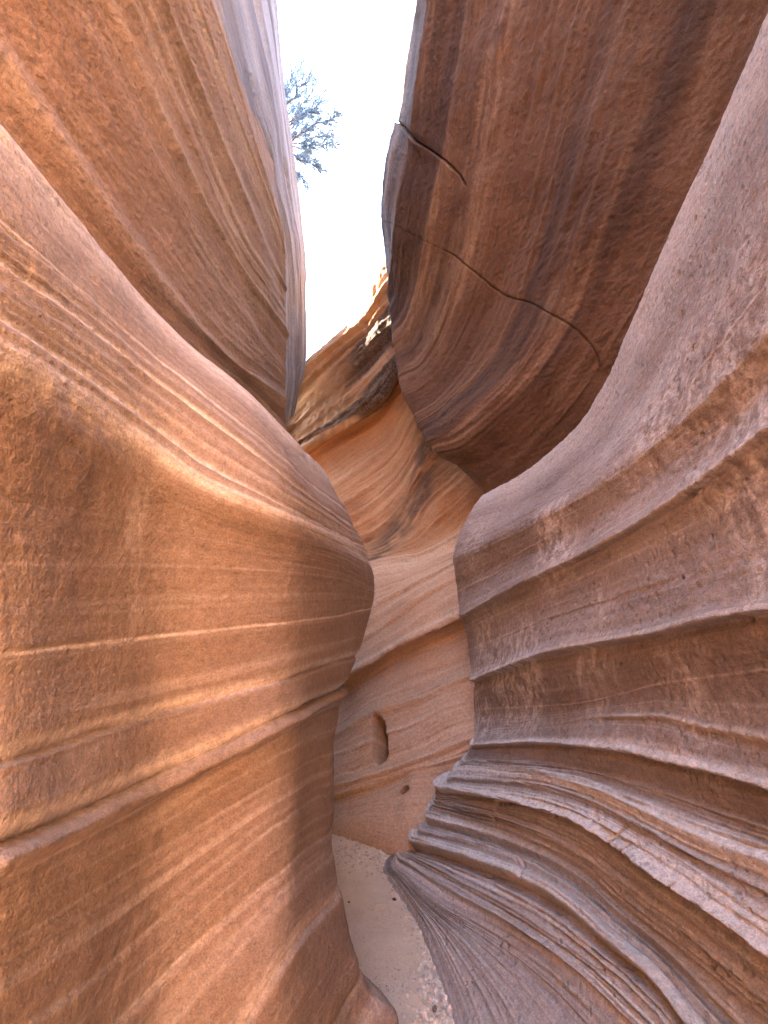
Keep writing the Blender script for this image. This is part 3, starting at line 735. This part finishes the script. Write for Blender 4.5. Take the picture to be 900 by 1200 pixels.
finish(g, bw, [('rock_face', -9, 99)], M_bounce, h, flip=False)

# ------------------------------------------------------------------ sandy floor
def sand_material():
    m = bpy.data.materials.new('sand'); m.use_nodes = True; nt = m.node_tree; L = nt.links.new
    b = nt.nodes['Principled BSDF']; b.inputs['Roughness'].default_value = .95; b.inputs['Specular IOR Level'].default_value = .2
    pos = nt.nodes.new('ShaderNodeNewGeometry').outputs['Position']
    def nz(s, d):
        n = nt.nodes.new('ShaderNodeTexNoise'); n.inputs['Scale'].default_value = s; n.inputs['Detail'].default_value = d; n.inputs['Roughness'].default_value = .65
        L(pos, n.inputs['Vector']); return n.outputs[0]
    a, c, d = nz(5, 5), nz(90, 4), nz(350, 2)
    r = nt.nodes.new('ShaderNodeValToRGB'); e = r.color_ramp.elements
    e[0].position = .3; e[0].color = (.62, .52, .39, 1); e[1].position = .7; e[1].color = (.80, .71, .57, 1)
    ad = nt.nodes.new('ShaderNodeMath'); ad.operation = 'MULTIPLY_ADD'; L(c, ad.inputs[0]); ad.inputs[1].default_value = .5
    ml = nt.nodes.new('ShaderNodeMath'); ml.operation = 'MULTIPLY'; L(a, ml.inputs[0]); ml.inputs[1].default_value = .5
    L(ml.outputs[0], ad.inputs[2]); L(ad.outputs[0], r.inputs[0]); L(r.outputs[0], b.inputs['Base Color'])
    h1 = nt.nodes.new('ShaderNodeMath'); h1.operation = 'MULTIPLY'; L(c, h1.inputs[0]); h1.inputs[1].default_value = .012
    h2 = nt.nodes.new('ShaderNodeMath'); h2.operation = 'MULTIPLY_ADD'; L(d, h2.inputs[0]); h2.inputs[1].default_value = .004; L(h1.outputs[0], h2.inputs[2])
    bp = nt.nodes.new('ShaderNodeBump'); bp.inputs['Distance'].default_value = 1; L(h2.outputs[0], bp.inputs['Height']); L(bp.outputs[0], b.inputs['Normal'])
    return m
M_sand = sand_material()

def sand_z(x, y):
    return .02 * fbm(x * 2.2, y * 2.2, 0, 3, 701) + .010 * fbm(x * 8, y * 8, 0, 4, 702) + .006 * fbm(x * 40, y * 40, 0, 3, 703)

xs = np.concatenate([np.linspace(-60, -1.2, 24)[:-1], np.linspace(-1.2, 1.0, 300), np.linspace(1.0, 60, 24)[1:]])
ys = np.concatenate([np.linspace(-60, 1.0, 30)[:-1], np.linspace(1.0, 3.6, 340), np.linspace(3.6, 60, 24)[1:]])
GX, GY = np.meshgrid(xs, ys, indexing='xy')
GZ = sand_z(GX, GY)
idx = np.arange(GX.size).reshape(GX.shape)
q = np.stack([idx[:-1, :-1], idx[:-1, 1:], idx[1:, 1:], idx[1:, :-1]], -1).reshape(-1, 4)
Pf = np.stack([GX, GY, GZ], -1)
N = normals(Pf, False)
fl = grid_obj('sand_floor', Pf.reshape(-1, 3), N.reshape(-1, 3), {}, q, M_sand)
fl['kind'] = 'structure'; fl['label'] = 'pale sandy floor of the canyon passage'

# gravel: crumbs of broken rock in the sand
def plain(name, col, var=.25, scale=30):
    m = bpy.data.materials.new(name); m.use_nodes = True; nt = m.node_tree; L = nt.links.new
    b = nt.nodes['Principled BSDF']; b.inputs['Roughness'].default_value = .9; b.inputs['Specular IOR Level'].default_value = .2
    n = nt.nodes.new('ShaderNodeTexNoise'); n.inputs['Scale'].default_value = scale; n.inputs['Detail'].default_value = 4
    L(nt.nodes.new('ShaderNodeNewGeometry').outputs['Position'], n.inputs['Vector'])
    r = nt.nodes.new('ShaderNodeValToRGB'); e = r.color_ramp.elements
    e[0].position = .3; e[0].color = tuple(c * (1 - var) for c in col) + (1,); e[1].position = .7; e[1].color = tuple(min(1, c * (1 + var)) for c in col) + (1,)
    L(n.outputs[0], r.inputs[0]); L(r.outputs[0], b.inputs['Base Color'])
    return m
M_grav = plain('gravel', (.60, .54, .46), .5, 45)

ICO_V = None
def stone_mesh(rng, sx, sy, sz):
    t = (1 + 5 ** .5) / 2
    v = np.array([(-1, t, 0), (1, t, 0), (-1, -t, 0), (1, -t, 0), (0, -1, t), (0, 1, t), (0, -1, -t), (0, 1, -t), (t, 0, -1), (t, 0, 1), (-t, 0, -1), (-t, 0, 1)], float)
    v /= np.linalg.norm(v[0]); v *= 1 + rng.uniform(-.28, .28, (12, 1))
    v *= (sx, sy, sz); a = rng.uniform(0, 6.28); c, s = math.cos(a), math.sin(a)
    v[:, :2] = v[:, :2] @ np.array([[c, -s], [s, c]])
    f = [(0, 11, 5), (0, 5, 1), (0, 1, 7), (0, 7, 10), (0, 10, 11), (1, 5, 9), (5, 11, 4), (11, 10, 2), (10, 7, 6), (7, 1, 8), (3, 9, 4), (3, 4, 2), (3, 2, 6), (3, 6, 8), (3, 8, 9), (4, 9, 5), (2, 4, 11), (6, 2, 10), (8, 6, 7), (9, 8, 1)]
    return v, f
rng = np.random.default_rng(9)
gv, gf = [], []
def pebble(px, py, s):
    p = at(px, py, floor_depth(px, py)); z = float(sand_z(np.array([p[0]]), np.array([p[1]]))[0])
    v, f = stone_mesh(rng, s, s * rng.uniform(.6, 1), s * rng.uniform(.4, .8))
    o = len(gv); gv.extend(v + (p[0], p[1], z + s * .12)); gf.extend([tuple(i + o for i in t) for t in f])
for _ in range(700):
    py = rng.uniform(985, 1215)
    xr = np.interp(py, [1018, 1062, 1110, 1160, 1200, 1260], [450, 480, 503, 520, 532, 542])
    px = xr + 3 - abs(rng.normal(0, 1)) * np.interp(py, [1000, 1100, 1150, 1200], [4, 8, 17, 24])
    pebble(px, py, rng.uniform(.003, .007) * (1 + (py > 1130) * rng.uniform(0, 1.3)))
for _ in range(330):
    px, py = rng.normal(418, 16), rng.normal(1003, 9)
    pebble(px, py, rng.uniform(.003, .009))
for _ in range(420):
    py = rng.uniform(985, 1200); px = rng.uniform(388, 530)
    pebble(px, py, rng.uniform(.0015, .0035))
for _ in range(120):
    py = rng.normal(1155, 14); px = rng.normal(462, 12)
    pebble(px, py, rng.uniform(.002, .005))
gr = mesh_obj('gravel', gv, gf, M_grav, smooth=False)
gr['kind'] = 'stuff'; gr['label'] = 'grey gravel scattered on the pale sand'
# the few stones big enough to pick out
for i, (px, py, s, lab, col) in enumerate([
        (462, 1051, .011, 'dark flat stone lying against the foot of the layered wall', (.07, .055, .045)),
        (409, 1056, .008, 'small brown stone alone on the sand by the bulge', (.18, .13, .09)),
        (515, 1174, .022, 'pale angular stone in the gravel at the bottom edge of the sand', (.50, .46, .42)),
        (509, 1187, .013, 'dark angular stone among the gravel at the bottom edge of the sand', (.20, .17, .15)),
        (430, 1022, .014, 'white stone at the edge of the far gravel patch', (.62, .57, .5))]):
    p = at(px, py, floor_depth(px, py)); z = float(sand_z(np.array([p[0]]), np.array([p[1]]))[0])
    v, f = stone_mesh(rng, s, s * .7, s * .5)
    o = mesh_obj('stone', v, f, plain('stone', col, .3, 40), smooth=False); o.location = (p[0], p[1], z + s * .2)
    o['label'] = lab; o['category'] = 'stone'; o['group'] = 'stones on the sand'

# ------------------------------------------------------------------ bare shrub on the rim
M_bark = plain('bark', (.20, .13, .11), .3, 20)
M_twig = plain('twig', (.20, .29, .38), .3, 20)  # blue lens fringe and sky bleed put into the twig colour
def tube(V, Fc, pts, r0, r1, n=5):
    pts = [Vector(p) for p in pts]; base = len(V)
    for i, p in enumerate(pts):
        d = (pts[min(i + 1, len(pts) - 1)] - pts[max(i - 1, 0)]).normalized()
        a = d.orthogonal().normalized(); b = d.cross(a); r = r0 + (r1 - r0) * i / (len(pts) - 1)
        for k in range(n):
            t = 2 * math.pi * k / n; V.append(p + a * math.cos(t) * r + b * math.sin(t) * r)
    for i in range(len(pts) - 1):
        for k in range(n):
            Fc.append((base + i * n + k, base + i * n + (k + 1) % n, base + (i + 1) * n + (k + 1) % n, base + (i + 1) * n + k))
    Fc.append(tuple(base + k for k in range(n))[::-1]); Fc.append(tuple(base + (len(pts) - 1) * n + k for k in range(n)))

def wander(a, b, n, amp, rnd):
    a, b = Vector(a), Vector(b); L = (b - a).length
    out = []
    for i in range(n + 1):
        t = i / n; p = a.lerp(b, t)
        if 0 < i: p = p + Vector((rnd.uniform(-1, 1), rnd.uniform(-1, 1), rnd.uniform(-1, 1))) * amp * L * (1 if i < n else .3)
        out.append(p)
    return out

rnd = random.Random(12)
DS = 6.2
root = Vector(at(322, 172, DS))
shrub = thing('bare_shrub', 'leafless twiggy shrub leaning out over the pale rim against the sky', 'shrub', root, kind='thing')
V, Fc = [], []
tube(V, Fc, [Vector(at(296, 250, DS + .15)) - root, Vector(at(312, 205, DS + .05)) - root, Vector((0, 0, 0))], .035, .022, 7)
mesh_obj('trunk', V, Fc, M_bark, shrub)
limbs = [  # start, end pixels of the main branches
    ((322, 172), (367, 106), 13), ((322, 172), (377, 118), 14), ((322, 172), (392, 138), 15), ((322, 172), (391, 170), 16), ((322, 172), (378, 200), 14),
    ((322, 172), (358, 216), 11), ((318, 150), (352, 76), 13), ((318, 150), (366, 82), 12), ((318, 150), (341, 90), 10), ((322, 172), (385, 158), 13), ((318, 150), (372, 128), 12),
    ((322, 172), (362, 150), 11), ((318, 165), (350, 120), 10), ((322, 180), (366, 185), 11), ((316, 110), (338, 50), 3), ((316, 90), (345, 72), 3), ((330, 215), (358, 228), 2)]
for a, b, ntw in limbs:
    A0 = Vector(at(a[0], a[1], DS)) - root
    dd = rnd.uniform(-.28, .28)
    B0 = Vector(at(b[0], b[1], DS + dd)) - root
    core = wander(A0, B0, 7, .035, rnd)
    V, Fc = [], []; tube(V, Fc, core, .015, .005, 5)
    br = mesh_obj('branch', V, Fc, M_bark, shrub)
    V, Fc = [], []
    L = (B0 - A0).length; ax = (B0 - A0).normalized()
    for _ in range(int(ntw * 2.7)):
        t = rnd.uniform(.35, 1.0); i = min(int(t * 7), 6); p = core[i].lerp(core[i + 1], t * 7 - i)
        d = (ax + Vector((rnd.uniform(-1, 1), rnd.uniform(-1, 1), rnd.uniform(-1, 1))) * .75).normalized()
        tw = wander(p, p + d * rnd.uniform(.10, .20), 4, .06, rnd)
        tube(V, Fc, tw, .0058, .0040, 4)
        for _ in range(9):
            k = rnd.uniform(.25, 1); i = min(int(k * 4), 3); p2 = tw[i].lerp(tw[i + 1], k * 4 - i)
            d2 = (d + Vector((rnd.uniform(-1, 1), rnd.uniform(-1, 1), rnd.uniform(-1, 1))) * .8).normalized()
            tube(V, Fc, wander(p2, p2 + d2 * rnd.uniform(.035, .085), 2, .08, rnd), .0040, .0030, 3)
    if ntw > 3: mesh_obj('twig', V, Fc, M_twig, br)
